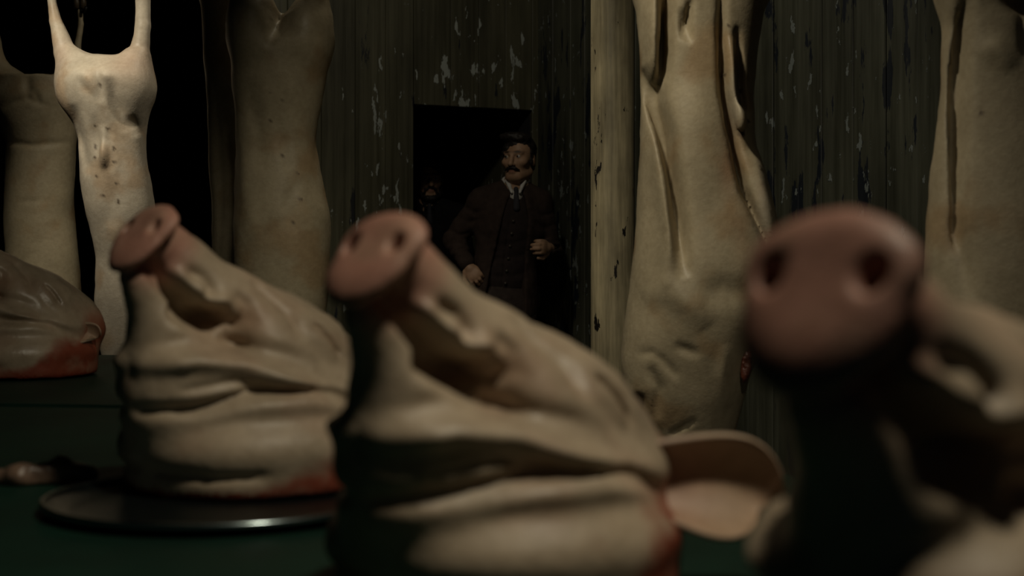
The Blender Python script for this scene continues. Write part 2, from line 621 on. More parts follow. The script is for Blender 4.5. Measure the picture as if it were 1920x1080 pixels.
# ------------------------------------------------------------------ pipe column
PZ = 5.0
pp = at(1149, 490, PZ)
pr = 0.0765
pipe = empty('wall_pipe', (pp.x, pp.y, 0), 0, 'thick upright cream painted pipe with black chips beside the large carcass', 'pipe')
tube('pipe_body', [(0, 0, 0.0), (0, 0, 1.1), (0, 0, 2.2), (0, 0, ZC)], pr, M['pipe'], pipe, n=40)
lathe('floor_flange', [(0.0001, 0), (0.13, 0), (0.13, 0.03), (0.08, 0.035), (0.0001, 0.035)], M['pipe'], pipe, n=32)

# ------------------------------------------------------------------ tables
TZ = CZ - 0.293
SEAM = 3.04
ang = math.atan2(-0.55, 1.0)       # the row of heads runs away to the left


def table(name, corners, zt, label):
    """corners: four (x, y) counter-clockwise"""
    cx = sum(c[0] for c in corners) / 4; cy = sum(c[1] for c in corners) / 4
    t = empty(name, (cx, cy, 0), 0, label, 'table')
    L = [(c[0] - cx, c[1] - cy) for c in corners]
    import bmesh
    def prism(pts, z0, z1, nm, mat, bev):
        bm = bmesh.new()
        b0 = [bm.verts.new((p[0], p[1], z0)) for p in pts]; b1 = [bm.verts.new((p[0], p[1], z1)) for p in pts]
        n = len(pts)
        bm.faces.new(b0[::-1]); bm.faces.new(b1)
        for i in range(n): bm.faces.new((b0[i], b0[(i + 1) % n], b1[(i + 1) % n], b1[i]))
        bmesh.ops.bevel(bm, geom=[e for e in bm.edges], offset=bev, segments=2, affect='EDGES')
        bm.verts.index_update()
        o = mesh_obj(nm, [v.co for v in bm.verts], [[v.index for v in f.verts] for f in bm.faces], mat, t, smooth=False)
        bm.free()
        return o
    prism(L, zt - 0.04, zt, 'table_top', M['green'], 0.004)
    ins = [(p[0] * 0.94, p[1] * 0.94) for p in L]
    prism(ins, zt - 0.14, zt - 0.04, 'apron', M['legwood'], 0.004)
    for p in ins:
        q = (p[0] * 0.97, p[1] * 0.97)
        box('leg', q[0] - 0.035, q[0] + 0.035, q[1] - 0.035, q[1] + 0.035, 0, zt - 0.14, M['legwood'], t, bev=0.006)
    return t


table('butcher_table', [(-1.35, 0.28), (0.95, 0.28), (0.12, 2.75), (-1.85, 3.02)], TZ,
      'near green table carrying the three close pig heads')
table('butcher_table', [(-1.86, 3.04), (0.11, 2.77), (-0.35, 4.35), (-2.6, 4.6)], TZ + 0.004,
      'far green table under the pig head at the left edge')

# ------------------------------------------------------------------ pig heads
CREAM = (0.53, 0.425, 0.305)
PINK = (0.50, 0.25, 0.19)
RED = (0.30, 0.055, 0.025)
BROWN = (0.30, 0.18, 0.10)


def rotm(ax, deg):
    return Matrix.Rotation(math.radians(deg), 3, ax)


def ear_mesh(root, L, C, length, width, cup, curl, parent, nu=22, nv=25, thick=0.005):
    """floppy ear: rolled like a horn at its root, opening out to a blunt leaf, with real thickness"""
    L = Vector(L).normalized(); C = Vector(C); C = (C - L * C.dot(L)).normalized(); Nn = L.cross(C).normalized()
    root = Vector(root)
    top, bot = [], []
    for i in range(nu):
        u = i / (nu - 1)
        w = width * (0.62 + 0.75 * u - 0.25 * u * u) * (1 - u ** 4) ** 0.6 + 0.002
        roll = cup * (1.0 - 0.55 * u)
        bend = curl * u * u * length
        for j in range(nv):
            v = 2 * j / (nv - 1) - 1
            a = v * roll
            rad = w / roll
            p = root + L * (u * length) + C * (math.sin(a) * rad) + Nn * ((1 - math.cos(a)) * rad) - Nn * bend
            p = p + Nn * (0.005 * math.sin(5 * u + 3 * v) * u) + L * (0.012 * v * u)
            top.append(p)
            # thickness outwards from the rolled surface
            out = (C * math.sin(a) - Nn * math.cos(a))
            bot.append(p + out * thick * (1.6 - u))
    V = top + bot
    n0 = nu * nv
    F = []
    for i in range(nu - 1):
        for j in range(nv - 1):
            a, b, c, d = i * nv + j, i * nv + j + 1, (i + 1) * nv + j + 1, (i + 1) * nv + j
            F.append((a, b, c, d)); F.append((n0 + d, n0 + c, n0 + b, n0 + a))
    rim = [j for j in range(nv)] + [i * nv + nv - 1 for i in range(1, nu)] + [(nu - 1) * nv + j for j in range(nv - 2, -1, -1)] + [i * nv for i in range(nu - 2, 0, -1)]
    for a, b in zip(rim, rim[1:] + rim[:1]):
        F.append((b, a, n0 + a, n0 + b))
    V = np.array([tuple(v) for v in V])
    s = np.linalg.norm(V - np.array(root), axis=1) / length
    col = np.tile(np.array(CREAM), (len(V), 1))
    col = mixc(col, (0.50, 0.33, 0.25), 0.45 + 0.25 * np.sin(s * 6))
    col = mixc(col, (0.36, 0.12, 0.07), 0.5 * (1 - sstep(0.0, 0.25, s)))
    col[:n0] = col[:n0] * np.array((0.92, 0.82, 0.76))
    return mesh_obj('ear', V, F, M['skin'], parent, colors=col)


def pig_head(loc, yaw, scale, label, seed=0, tilt=0.0, wet=False, ear_fold=0.0, ears=1.0, bend=0.0, h=0.0036):
    s = Sculpt((-0.20, -0.185, -0.012), (0.25, 0.185, 0.37), h)
    r = random.Random(seed)
    j = lambda a: r.uniform(-a, a)
    # skull, forehead and neck
    s.ell((0.075, 0, 0.145), (0.125, 0.094, 0.076), 0.0, rot=rotm('Y', 33))
    s.ell((0.105, 0, 0.095), (0.105, 0.108, 0.080), 0.03)
    s.ell((0.015, 0, 0.180), (0.045, 0.054, 0.040), 0.035, rot=rotm('Y', 40))
    # snout
    s.cone((-0.118, 0, 0.297), (-0.01, 0, 0.215), 0.031, 0.041, 0.03)
    s.cone((-0.01, 0, 0.208), (0.05, 0, 0.150), 0.043, 0.068, 0.03)
    for sg in (-1, 1):
        s.cone((-0.085, sg * 0.016, 0.262), (-0.004, sg * 0.050, 0.194), 0.022, 0.030, 0.018)       # upper lip flesh
        s.ell((0.045, sg * 0.072, 0.135), (0.085, 0.040, 0.050), 0.03, rot=rotm('Y', 25))           # cheeks
        s.ell((0.075, sg * 0.070, 0.172), (0.036, 0.018, 0.024), 0.03, rot=rotm('Y', 40))         # brow over the eye
    # lower jaw, throat, jowls
    s.cone((-0.140, 0, 0.250), (-0.085, 0, 0.165), 0.021, 0.046, 0.010)
    s.ell((-0.088, 0, 0.125), (0.064, 0.066, 0.105), 0.025)
    s.ell((-0.050, 0, 0.100), (0.090, 0.084, 0.075), 0.025)
    # rolls of the neck
    s.ell((0.000, 0, 0.140), (0.125, 0.088, 0.030), 0.03)
    s.ell((0.028, 0, 0.048), (0.164, 0.160, 0.068), 0.016)
    s.ell((0.032, 0, 0.010), (0.156, 0.156, 0.060), 0.02)
    s.line([(-0.004, 0.250), (0.022, 0.205), (0.020, 0.175)], 0.008, 0.006)      # stop between forehead and snout
    s.ell((0.032, 0, 0.106), (0.150, 0.140, 0.044), 0.022)
    # nose disc
    nd = Vector((-0.74, 0, 0.67)).normalized()
    e3 = nd; e2 = Vector((0, 1, 0)); e1 = e2.cross(e3)
    R = Matrix((e1, e2, e3)).transposed()
    nc = Vector((-0.124, 0, 0.300)) + nd * 0.014 - e1 * 0.004
    s.ell(nc - nd * 0.008 - e1 * 0.006, (0.050, 0.043, 0.014), 0.005, rot=R)
    s.ell(nc - nd * 0.008 + e1 * 0.012, (0.032, 0.047, 0.014), 0.006, rot=R)
    s.ell(nc + nd * 0.0445, (0.095, 0.095, 0.042), 0.004, rot=R, op='sub')
    for sg in (-1, 1):
        c = nc + e2 * (sg * 0.0265) + nd * 0.003 + e1 * 0.004
        s.ell(c, (0.0095, 0.0070, 0.024), 0.006, rot=R, op='sub')
    # mouth: a deep cleft rising past the cheek, overhung by the lip
    for sg in (-1, 1):
        sd = (1, sg, 0.0)
        mouth = [(-0.134, 0.262), (-0.120, 0.246), (-0.104, 0.229), (-0.090, 0.214), (-0.074, 0.205 + j(.003)), (-0.060, 0.204)]
        s.line(mouth, 0.0075, 0.030, side=sd, taper=False)
        s.line([(-0.116, 0.222), (-0.096, 0.206), (-0.074, 0.198), (-0.060, 0.196)], 0.012, 0.030, side=sd)
        s.line([(-0.122, 0.262), (-0.100, 0.242), (-0.080, 0.226), (-0.050, 0.224)], 0.010, -0.013, side=sd)     # lip edge
        s.line([(-0.100, 0.262), (-0.080, 0.252), (-0.072, 0.236), (-0.086, 0.230)], 0.006, 0.006, side=sd)
        s.line([(-0.088, 0.248), (-0.080, 0.236)], 0.007, -0.003, side=sd)
        s.line([(-0.046, 0.234), (-0.032, 0.220), (-0.034, 0.204), (-0.050, 0.194)], 0.007, 0.007, side=sd)      # crease behind the mouth
        # eye slit and lids
        s.line([(0.048, 0.198), (0.062, 0.183), (0.074, 0.162), (0.08, 0.15)], 0.0034, 0.008, side=(1, sg, 0.042 * sg))
        s.line([(0.04, 0.188), (0.054, 0.172), (0.068, 0.15)], 0.007, -0.002, side=(1, sg, 0.042 * sg))
        s.line([(0.064, 0.206), (0.082, 0.184), (0.092, 0.162)], 0.006, 0.0015, side=(1, sg, 0.042 * sg))
        s.line([(0.032, 0.176), (0.046, 0.154), (0.066, 0.138)], 0.006, 0.0015, side=(1, sg, 0.042 * sg))
        # cheek and jowl folds
        s.line([(-0.140, 0.172), (-0.095, 0.180 + j(.004)), (-0.05, 0.174), (0.0, 0.160), (0.03, 0.150)], 0.010, 0.007, side=sd)
        s.line([(-0.165, 0.150), (-0.11, 0.157), (-0.06, 0.152), (-0.01, 0.132), (0.04, 0.112)], 0.012, -0.011, side=sd)
        s.line([(-0.165, 0.100), (-0.11, 0.106 + j(.004)), (-0.05, 0.118), (0.0, 0.119), (0.05, 0.110), (0.10, 0.094)], 0.008, 0.013, side=sd)
        s.line([(-0.13, 0.122), (-0.07, 0.132), (-0.02, 0.126)], 0.005, 0.004, side=sd)
        s.line([(-0.15, 0.034), (-0.10, 0.024), (-0.05, 0.026)], 0.006, 0.005, side=sd)
    s.half(2, 0.0, 1)
    V, Q, N = s.mesh(rough=0.0022, rscale=26, seed=seed)
    P0 = V.copy()
    if bend:
        th = bend * sstep(0.02, 0.15, V[:, 2])
        cs, sn = np.cos(th), np.sin(th)
        dx, dz = V[:, 0] - 0.03, V[:, 2] - 0.07
        V = np.stack([0.03 + dx * cs + dz * sn, V[:, 1], 0.07 - dx * sn + dz * cs], 1)
        V[:, 2] = np.maximum(V[:, 2], 0)
        N = np.stack([N[:, 0] * cs + N[:, 2] * sn, N[:, 1], -N[:, 0] * sn + N[:, 2] * cs], 1)
    # colouring of the flesh itself
    col = np.tile(np.array(CREAM), (len(V), 1))
    P = P0
    dn = np.linalg.norm(P - np.array(nc), axis=1)
    along = (P - np.array(nc)) @ np.array(nd)
    col = mixc(col, PINK, 0.95 * (1 - sstep(0.045, 0.085, dn)))
    lip = np.exp(-(((P[:, 0] + 0.03) ** 2 + (P[:, 2] - 0.205) ** 2) / 0.025 ** 2))
    col = mixc(col, (0.42, 0.22, 0.13), 0.5 * lip)
    eye = np.exp(-(((P[:, 0] - 0.068) ** 2 + (P[:, 2] - 0.172) ** 2) / 0.018 ** 2))
    col = mixc(col, (0.30, 0.21, 0.13), 0.5 * eye)
    nz = np.array([mnoise.fractal(Vector(v) * 14 + Vector((seed * 3.1, 0, 0)), 1.0, 2.0, 4) for v in P])
    blood = 1 - sstep(0.006, 0.046, P[:, 2] - 0.03 * nz - 0.46 * np.clip(P[:, 0] + 0.03, -0.05, 0.17))
    col = mixc(col, RED, np.clip(0.95 * blood, 0, 1))
    back = sstep(0.125, 0.165, P[:, 0] + 0.01 * nz) * (1 - sstep(0.11, 0.16, P[:, 2]))
    col = mixc(col, (0.42, 0.10, 0.05), 0.85 * back)
    tint = sstep(0.0, 0.5, nz)
    col = mixc(col, (0.50, 0.34, 0.24), 0.35 * tint)
    # split: nose disc, raw neck cut, skin
    FC = P0[Q].mean(1)
    fal = (FC - np.array(nc)) @ np.array(nd)
    is_nose = (np.linalg.norm(FC - np.array(nc), axis=1) < 0.064) & (fal > -0.022)
    is_cut = FC[:, 2] < 0.006
    root = empty('pig_head_joint', loc, yaw, label, 'pig head', 'severed pig heads in a row on the tables')
    root.rotation_euler = (0, tilt, yaw)
    root.scale = (scale,) * 3
    sk = M['skin_wet'] if wet else M['skin']
    part('head_skin', V, Q, N, ~is_nose & ~is_cut, sk, root, col)
    part('nose_disc', V, Q, N, is_nose, sk, root, col)['label'] = 'flat pink nose disc with two nostrils'
    part('neck_cut', V, Q, N, is_cut, M['meat'], root, np.tile(np.array(RED), (len(V), 1)))['label'] = 'raw red cut of the neck'
    for sg in (-1, 1):
        if ears:
            ear_mesh((0.112, sg * 0.084, 0.090), (0.62, sg * 0.72, -0.10 - ear_fold), (-0.377 * sg, 0.328, -1.0 * sg), 0.130 * ears, 0.064 * ears, 1.8, 0.05, root)
    return root


H2 = pig_head((at(905, 490, 1.27).x, 1.27, TZ + 0.002), math.radians(49), 0.985, 'middle pig head, snout just left of the man in the doorway', 1)
H1 = pig_head((at(440, 490, 1.87).x, 1.87, TZ + 0.006), math.radians(49), 1.06, 'pig head with wrinkled jowls on the tin tray, its ear tucked behind the middle head', 2)
H3 = pig_head((0.283, 0.86, TZ + 0.002), math.radians(48), 1.06, 'nearest blurred pig head at right with its snout raised to the viewer', 3, bend=-0.22)
H4 = pig_head((at(16, 490, 3.62).x, 3.62, TZ + 0.009), math.radians(36), 1.15, 'glistening pig head cut by the left edge of the picture', 4, wet=True, ears=0.45)

# ------------------------------------------------------------------ tray under the second head
tr = empty('tin_tray', (-0.350, 1.715, TZ), math.radians(-20), 'round dull tin tray under the pig head with wrinkled jowls', 'tray')
tray_r = 0.195
lathe('tray_dish', [(0.0001, 0.0), (tray_r - 0.03, 0.0), (tray_r - 0.002, 0.010), (tray_r, 0.012), (tray_r - 0.004, 0.013), (tray_r - 0.032, 0.003), (0.0001, 0.003)], M['steel'], tr, n=72, sx=1.04)
ring = [(1.04 * (tray_r) * math.cos(2 * math.pi * k / 72), tray_r * math.sin(2 * math.pi * k / 72), 0.013) for k in range(73)]
M['rim'] = plain_mat('highlit_tin_edge', (0.45, 0.55, 0.56), 0.22, metal=1.0, var=0.3, bstr=0.05)  # paler than the dish: the rim's lamp highlight is put into its colour
tube('rim', ring, 0.0035, M['rim'], tr, n=8)

# scrap of pork rind on the table beside the tray
g = Sculpt((-0.09, -0.05, -0.01), (0.09, 0.05, 0.04), 0.003)
g.chain([(-0.07, 0.01, 0.007), (-0.02, -0.01, 0.010), (0.03, 0.006, 0.012), (0.065, 0.0, 0.010)], [0.010, 0.016, 0.020, 0.012], 0.008)
g.line([(-0.06, 0.01), (0.0, -0.004), (0.06, 0.004)], 0.006, 0.006, axes=(0, 1))
g.half(2, 0.0, 1)
Vg, Qg, Ng = g.mesh(rough=0.003, rscale=40)
o = mesh_obj('pork_rind_scrap', Vg, Qg, M['skin_wet'], None, True, None, np.tile(np.array((0.26, 0.17, 0.12)), (len(Vg), 1)))
o.location = (-0.625, 1.90, TZ + 0.001)
o.rotation_euler = (0, 0, 0.2)
props(o, 'small scrap of pork rind on the green table left of the tin tray', 'meat')

# ------------------------------------------------------------------ hanging carcasses
HIDE = (0.50, 0.42, 0.28)
PALE = (0.58, 0.51, 0.41)
RAIL_Z = 2.95


def hook(top, foot_z, name_label):
    o = empty('meat_hook', top, 0, name_label, 'hook', 'iron hooks on the overhead rails')
    d = top[2] - foot_z
    tube('hook_shank', [(0, 0, 0.02), (0, 0, -d * 0.5), (0, 0, -d + 0.02), (0.01, -0.01, -d - 0.01), (0.03, -0.03, -d - 0.01), (0.04, -0.04, -d + 0.01)], 0.007, M['iron'], o, n=8)
    tube('hook_eye', [(0.03 * math.sin(2 * math.pi * k / 12), 0, 0.02 + 0.03 - 0.03 * math.cos(2 * math.pi * k / 12)) for k in range(13)], 0.006, M['iron'], o, n=6)
    return o


def carcass(label, px, d, ppx, prof, legs, hams=(), lines=(), dots=(), blobs=(), cuts=(), base=HIDE, paint=None, yaw=0.0, depth=0.80, h=0.009, p=2.2, mat='hide', lamp_=0.55):
    """prof rows: image row, left edge, right edge [, depth factor] at the hanging plane d; everything else in the same
    pixel units about column px, so that s turns them into metres. The trunk gets its own real depth."""
    s = d / FPX
    X = lambda c: (c - px) * s
    Z = lambda r: CZ + (HY - r) * s
    rows = []
    for row in prof:
        r, l, rr = row[:3]
        f = row[3] if len(row) > 3 else depth
        hw = (rr - l) * s / 2
        rows.append((Z(r), X((l + rr) / 2), hw, 0.0, max(hw * f, 0.03)))
    zs = [q[0] for q in rows]
    xs = [abs(q[1]) + q[2] for q in rows]
    allz = zs + [Z(q[1]) for lg in legs for q in lg]
    allx = xs + [abs(X(q[0])) + 0.06 for lg in legs for q in lg]
    mx = max(allx) + 0.05
    my = max(q[4] for q in rows) + 0.10
    S = Sculpt((-mx, -my, min(allz) - 0.06), (mx, my, max(allz) + 0.10), h)
    S.sweep(rows, 0.0, p)
    for (c, r, rx, rz, ry, yo) in hams:
        S.ell((X(c), yo, Z(r)), (rx * s, ry * s, rz * s), 0.045)
    for lg in legs:
        pl = [(X(q[0]), q[3] if len(q) > 3 else 0.0, Z(q[1])) for q in lg]; rl = [q[2] * s for q in lg]
        S.cone(pl[0], pl[1], rl[0], rl[1], 0.06)
        S.chain(pl[1:], rl[1:], 0.006)
    for (c, r, rx, rz, ry, yo, k) in blobs:
        S.ell((X(c), yo, Z(r)), (rx * s, ry * s, rz * s), k)
    for (c, r, rx, rz, ry, yo, k) in cuts:
        S.ell((X(c), yo, Z(r)), (rx * s, ry * s, rz * s), k, op='sub')
    for (pts, w, amp) in lines:
        S.line([(X(a), Z(b)) for a, b in pts], w * s * 1.4, amp * lamp_, side=(1, -1, 0.0), taper='soft')
    V, Q, N = S.mesh(rough=0.004, rscale=9, seed=px * 0.01)
    # nipples and warts: small raised dots on the belly side
    col = np.tile(np.array(base), (len(V), 1))
    nz = np.array([mnoise.fractal(Vector(v) * 6 + Vector((px, 0, 0)), 1.0, 2.0, 4) for v in V])
    col = mixc(col, np.array(base) * np.array((0.86, 0.70, 0.56)), 0.7 * sstep(0.0, 0.55, nz))
    for (c, r, rad, cc) in dots:
        dd = np.sqrt((V[:, 0] - X(c)) ** 2 + (V[:, 2] - Z(r)) ** 2)
        w = (1 - sstep(rad * s * 0.6, rad * s * 1.3, dd)) * (V[:, 1] < 0)
        col = mixc(col, cc, w)
        V = V + N * (0.004 * w)[:, None]
    if paint:
        for (c, r, rx, rz, cc, a) in paint:
            dd = ((V[:, 0] - X(c)) / (rx * s)) ** 2 + ((V[:, 2] - Z(r)) / (rz * s)) ** 2
            col = mixc(col, cc, a * np.exp(-dd) * (V[:, 1] < 0.02))
    zb = min(zs)
    root = empty('pig_carcass', (X(px) + (px - CX) * s, d, zb), yaw, label, 'pig carcass', 'slaughtered pigs hung from the rails')
    V = V - np.array((0, 0, zb))
    cut = sstep(0.004, 0.03, V[:, 2])
    col = mixc(col, RED, 0.9 * (1 - cut))
    FC = V[Q].mean(1)
    isn = FC[:, 2] < 0.006
    part('carcass_body', V, Q, N, ~isn, M[mat], root, col)
    o = part('neck_cut', V, Q, N, isn, M['meat'], root, np.tile(np.array(RED), (len(V), 1)))
    for lg in legs:
        c, r, rad = lg[-1][:3]
        y = lg[-1][3] if len(lg[-1]) > 3 else 0.0
        for sg in (-1, 1):
            b = Vector((X(c) + sg * 0.012, y, Z(r) - zb + 0.01))
            tube('hoof', [b, b + Vector((sg * 0.003, -0.004, 0.03)), b + Vector((sg * 0.004, -0.012, 0.055))], [0.017, 0.015, 0.006], M['hoof'], root, n=10)
    return root, X, Z, s, zb, V


NIP = (0.10, 0.07, 0.045)
# bright carcass at left, belly to the camera
A = carcass('bright pale carcass at left with its belly turned to the viewer', 205, 5.5, 491,
    [(112, 158, 238, .5), (128, 128, 268, .85), (150, 116, 282, .9), (180, 122, 284, .85), (215, 134, 277, .82), (260, 147, 272, .8), (300, 150, 274, .85), (340, 153, 283, .9), (390, 160, 290, .92), (430, 172, 291, .92), (480, 182, 288, .9), (560, 178, 290, .85), (640, 186, 280, .8), (700, 200, 268, .75)],
    [[(150, 165, 36), (122, 100, 21), (104, 40, 11), (97, 0, 8), (94, -40, 9), (90, -72, 8)], [(252, 160, 34), (262, 105, 19), (268, 50, 15), (268, 0, 13), (268, -40, 10), (270, -72, 8)]],
    hams=[(150, 158, 34, 60, 42, -0.02), (250, 162, 32, 64, 42, -0.02), (196, 140, 40, 36, 36, 0.0)],
    lines=[([(196, 130), (206, 165), (208, 200)], 6, 0.016), ([(222, 150), (228, 190), (240, 225), (252, 250)], 9, 0.028), ([(150, 200), (160, 250), (172, 300), (182, 330)], 8, 0.018),
           ([(192, 220), (197, 270), (200, 300)], 5, 0.012), ([(208, 240), (210, 290), (212, 318)], 5, -0.018), ([(220, 255), (232, 300), (236, 330)], 4, -0.010), ([(223, 330), (226, 380), (224, 430)], 10, 0.014), ([(160, 150), (185, 180), (200, 200)], 6, 0.008), ([(250, 220), (262, 260)], 8, 0.01)],
    blobs=[(211, 300, 8, 20, 10, -0.105, .02)],
    dots=[(194, 240, 3, NIP), (217, 247, 3, NIP), (193, 279, 3, NIP), (228, 283, 3, NIP), (192, 300, 3, NIP), (230, 308, 3, NIP), (198, 333, 3, NIP), (234, 347, 3, NIP), (209, 369, 3, NIP), (237, 381, 4, NIP), (205, 168, 3, NIP)],
    base=PALE, lamp_=0.9, paint=[(258, 120, 40, 40, (0.55, 0.36, 0.26), .5), (120, 110, 20, 40, (0.5, 0.33, 0.25), .4)])

# dim carcass at the far left, rump to the camera
B = carcass('dim olive carcass at far left showing its rump, behind the bright one', 70, 6.4, 420,
    [(145, -8, 138, .8), (180, -14, 146, .8), (225, -6, 146, .78), (262, 12, 142, .75), (275, 14, 140, .75), (330, 12, 138, .78), (400, 8, 136, .8), (480, 12, 146, .8), (560, 8, 150, .8), (640, 20, 140, .75), (720, 35, 120, .7)],
    [[(10, 180, 30), (-8, 110, 16), (-14, 50, 9), (-20, 0, 8), (-22, -30, 8)], [(128, 180, 26), (140, 130, 12), (146, 80, 7), (152, 45, 6), (150, 20, 5)]],
    hams=[(20, 180, 38, 48, 40, 0.0), (120, 185, 34, 45, 40, 0.0)],
    lines=[([(70, 145), (73, 175), (72, 195)], 6, 0.022), ([(20, 212), (45, 198), (72, 192), (110, 205)], 4, 0.014), ([(85, 175), (92, 200)], 4, 0.012), ([(14, 268), (75, 276), (140, 268)], 4, 0.016), ([(45, 380), (110, 378)], 3, 0.006)],
    base=HIDE)

# two carcasses in front of the wall
Cc = carcass('tall shadowed carcass hanging in front of the peeling wall', 530, 4.55, 593,
    [(48, 478, 578, .6), (80, 440, 613, .85), (150, 434, 611, .8), (220, 442, 597, .78), (270, 442, 590, .78), (330, 440, 602, .82), (400, 440, 617, .85), (460, 440, 619, .85), (540, 442, 616, .82), (620, 450, 605, .75), (700, 470, 590, .7), (760, 490, 575, .65)],
    [[(480, 60, 44), (468, -10, 36), (462, -80, 20), (458, -140, 13), (456, -190, 11)], [(578, 60, 40), (594, -10, 22), (602, -60, 17), (606, -140, 12), (608, -190, 11)]],
    hams=[(478, 60, 44, 70, 56, -0.03), (578, 70, 42, 68, 56, -0.03)],
    lines=[([(528, 20), (524, 60), (515, 100)], 7, 0.03), ([(505, 10), (516, 55)], 6, 0.010), ([(480, 150), (495, 260), (500, 330)], 10, 0.014), ([(535, 230), (545, 300), (560, 340)], 6, 0.010), ([(565, 330), (552, 380), (560, 440)], 8, 0.012), ([(455, 260), (475, 380), (500, 470)], 12, -0.010), ([(440, 240), (448, 300), (452, 420)], 8, 0.012)],
    dots=[(520, 182, 2.5, NIP), (541, 195, 2.5, NIP), (517, 234, 2.5, NIP), (515, 262, 2.5, NIP), (567, 330, 2.5, NIP), (573, 378, 3, NIP), (540, 295, 2.5, NIP), (562, 420, 2.5, NIP)],
    base=HIDE)
D = carcass('narrow carcass half hidden behind the tall shadowed one, beside the black gap', 440, 4.85, 557,
    [(-40, 375, 500, .8), (60, 380, 498, .8), (160, 386, 490, .78), (260, 391, 486, .76), (380, 396, 490, .8), (480, 398, 492, .8), (560, 404, 488, .75), (640, 415, 480, .7)],
    [[(405, -40, 36), (395, -100, 20), (390, -150, 12)], [(472, -40, 36), (482, -100, 20), (486, -150, 12)]],
    lines=[([(410, 200), (420, 350), (425, 450)], 8, 0.012)], base=HIDE)

# the big carcass at right
E = carcass('large carcass slit along the belly, hanging right of the cream pipe', 1320, 3.9, 692,
    [(-60, 1192, 1442, .8), (0, 1192, 1434, .8), (80, 1197, 1422, .78), (180, 1202, 1411, .78), (260, 1200, 1414, .8), (340, 1198, 1432, .82), (420, 1193, 1452, .84), (500, 1184, 1466, .85), (560, 1177, 1462, .85), (620, 1168, 1440, .85), (680, 1162, 1412, .82), (740, 1170, 1396, .8), (800, 1200, 1380, .76), (850, 1225, 1366, .72), (900, 1245, 1350, .68)],
    [[(1250, -50, 60), (1238, -150, 38), (1232, -230, 22), (1228, -300, 16)], [(1392, -50, 58), (1400, -150, 36), (1404, -230, 22), (1408, -300, 16)]],
    lines=[([(1243, -40), (1240, 60), (1236, 140), (1228, 195)], 8, 0.050), ([(1218, -30), (1220, 80), (1226, 180)], 9, -0.026), ([(1202, 130), (1222, 180), (1240, 260), (1252, 340), (1262, 420), (1272, 520)], 9, 0.060),
           ([(1220, 230), (1234, 340), (1244, 440), (1238, 540)], 10, -0.026), ([(1284, 10), (1278, 60), (1284, 95)], 4, 0.024), ([(1266, 30), (1272, 90)], 4, 0.016),
           ([(1338, -30), (1340, 80), (1346, 180), (1362, 270), (1382, 360), (1412, 430), (1440, 490)], 5, 0.050), ([(1357, 80), (1361, 180), (1378, 250)], 8, -0.026), ([(1368, 60), (1378, 170), (1394, 245)], 4, 0.030),
           ([(1402, 280), (1422, 380), (1450, 460)], 14, -0.022), ([(1200, 560), (1240, 540), (1280, 570), (1310, 610)], 18, -0.014), ([(1300, 560), (1340, 540), (1400, 560)], 18, 0.012),
           ([(1225, 660), (1252, 690), (1258, 705)], 6, 0.006), ([(1210, 678), (1228, 720), (1226, 780)], 7, 0.012), ([(1248, 808), (1270, 795), (1296, 778)], 3.2, 0.010), ([(1185, 660), (1215, 655), (1240, 672)], 5, 0.004), ([(1196, 730), (1194, 780)], 8, 0.014), ([(1345, 640), (1340, 700), (1355, 760)], 9, -0.008), ([(1250, 640), (1300, 660)], 6, 0.008)],
    blobs=[(1376, 236, 9, 18, 12, -0.128, .02), (1296, 290, 46, 130, 40, -0.085, .05)],
    dots=[(1353, 62, 3, NIP), (1348, 150, 3, NIP), (1396, 231, 4, NIP), (1379, 258, 7, (0.16, 0.10, 0.06)), (1427, 395, 4, NIP), (1412, 318, 3, NIP), (1370, 90, 3, NIP), (1382, 175, 3, NIP)],
    base=HIDE, paint=[(1350, 320, 16, 60, (0.44, 0.24, 0.14), .5), (1375, 440, 18, 50, (0.44, 0.26, 0.15), .4), (1418, 400, 14, 80, (0.62, 0.54, 0.42), .7), (1366, 200, 10, 60, (0.62, 0.55, 0.43), .6)], h=0.0075, lamp_=1.1)
# raw stab wound on its shoulder
_, X, Z, s_, zb, VE = E
wnd = Sculpt((-0.03, -0.02, -0.05), (0.03, 0.02, 0.05), 0.003)
wnd.ell((0, 0, 0), (0.014, 0.010, 0.036), 0.0)
wnd.ell((-0.006, 0, -0.026), (0.007, 0.008, 0.022), 0.01); wnd.ell((0.007, 0, 0.024), (0.007, 0.008, 0.022), 0.01)
Vw, Qw, Nw = wnd.mesh(rough=0.003, rscale=60)
nearw = (np.abs(VE[:, 0] - X(1386)) < 0.012) & (np.abs(VE[:, 2] - (Z(680) - zb)) < 0.03)
Vw = Vw + np.array((X(1386), VE[nearw, 1].min() + 0.004, Z(680) - zb))
o = mesh_obj('wound', Vw, Qw, M['meat'], E[0], True, None, np.tile(np.array((0.13, 0.035, 0.02)), (len(Vw), 1)))
o['label'] = 'raw dark red stab wound'

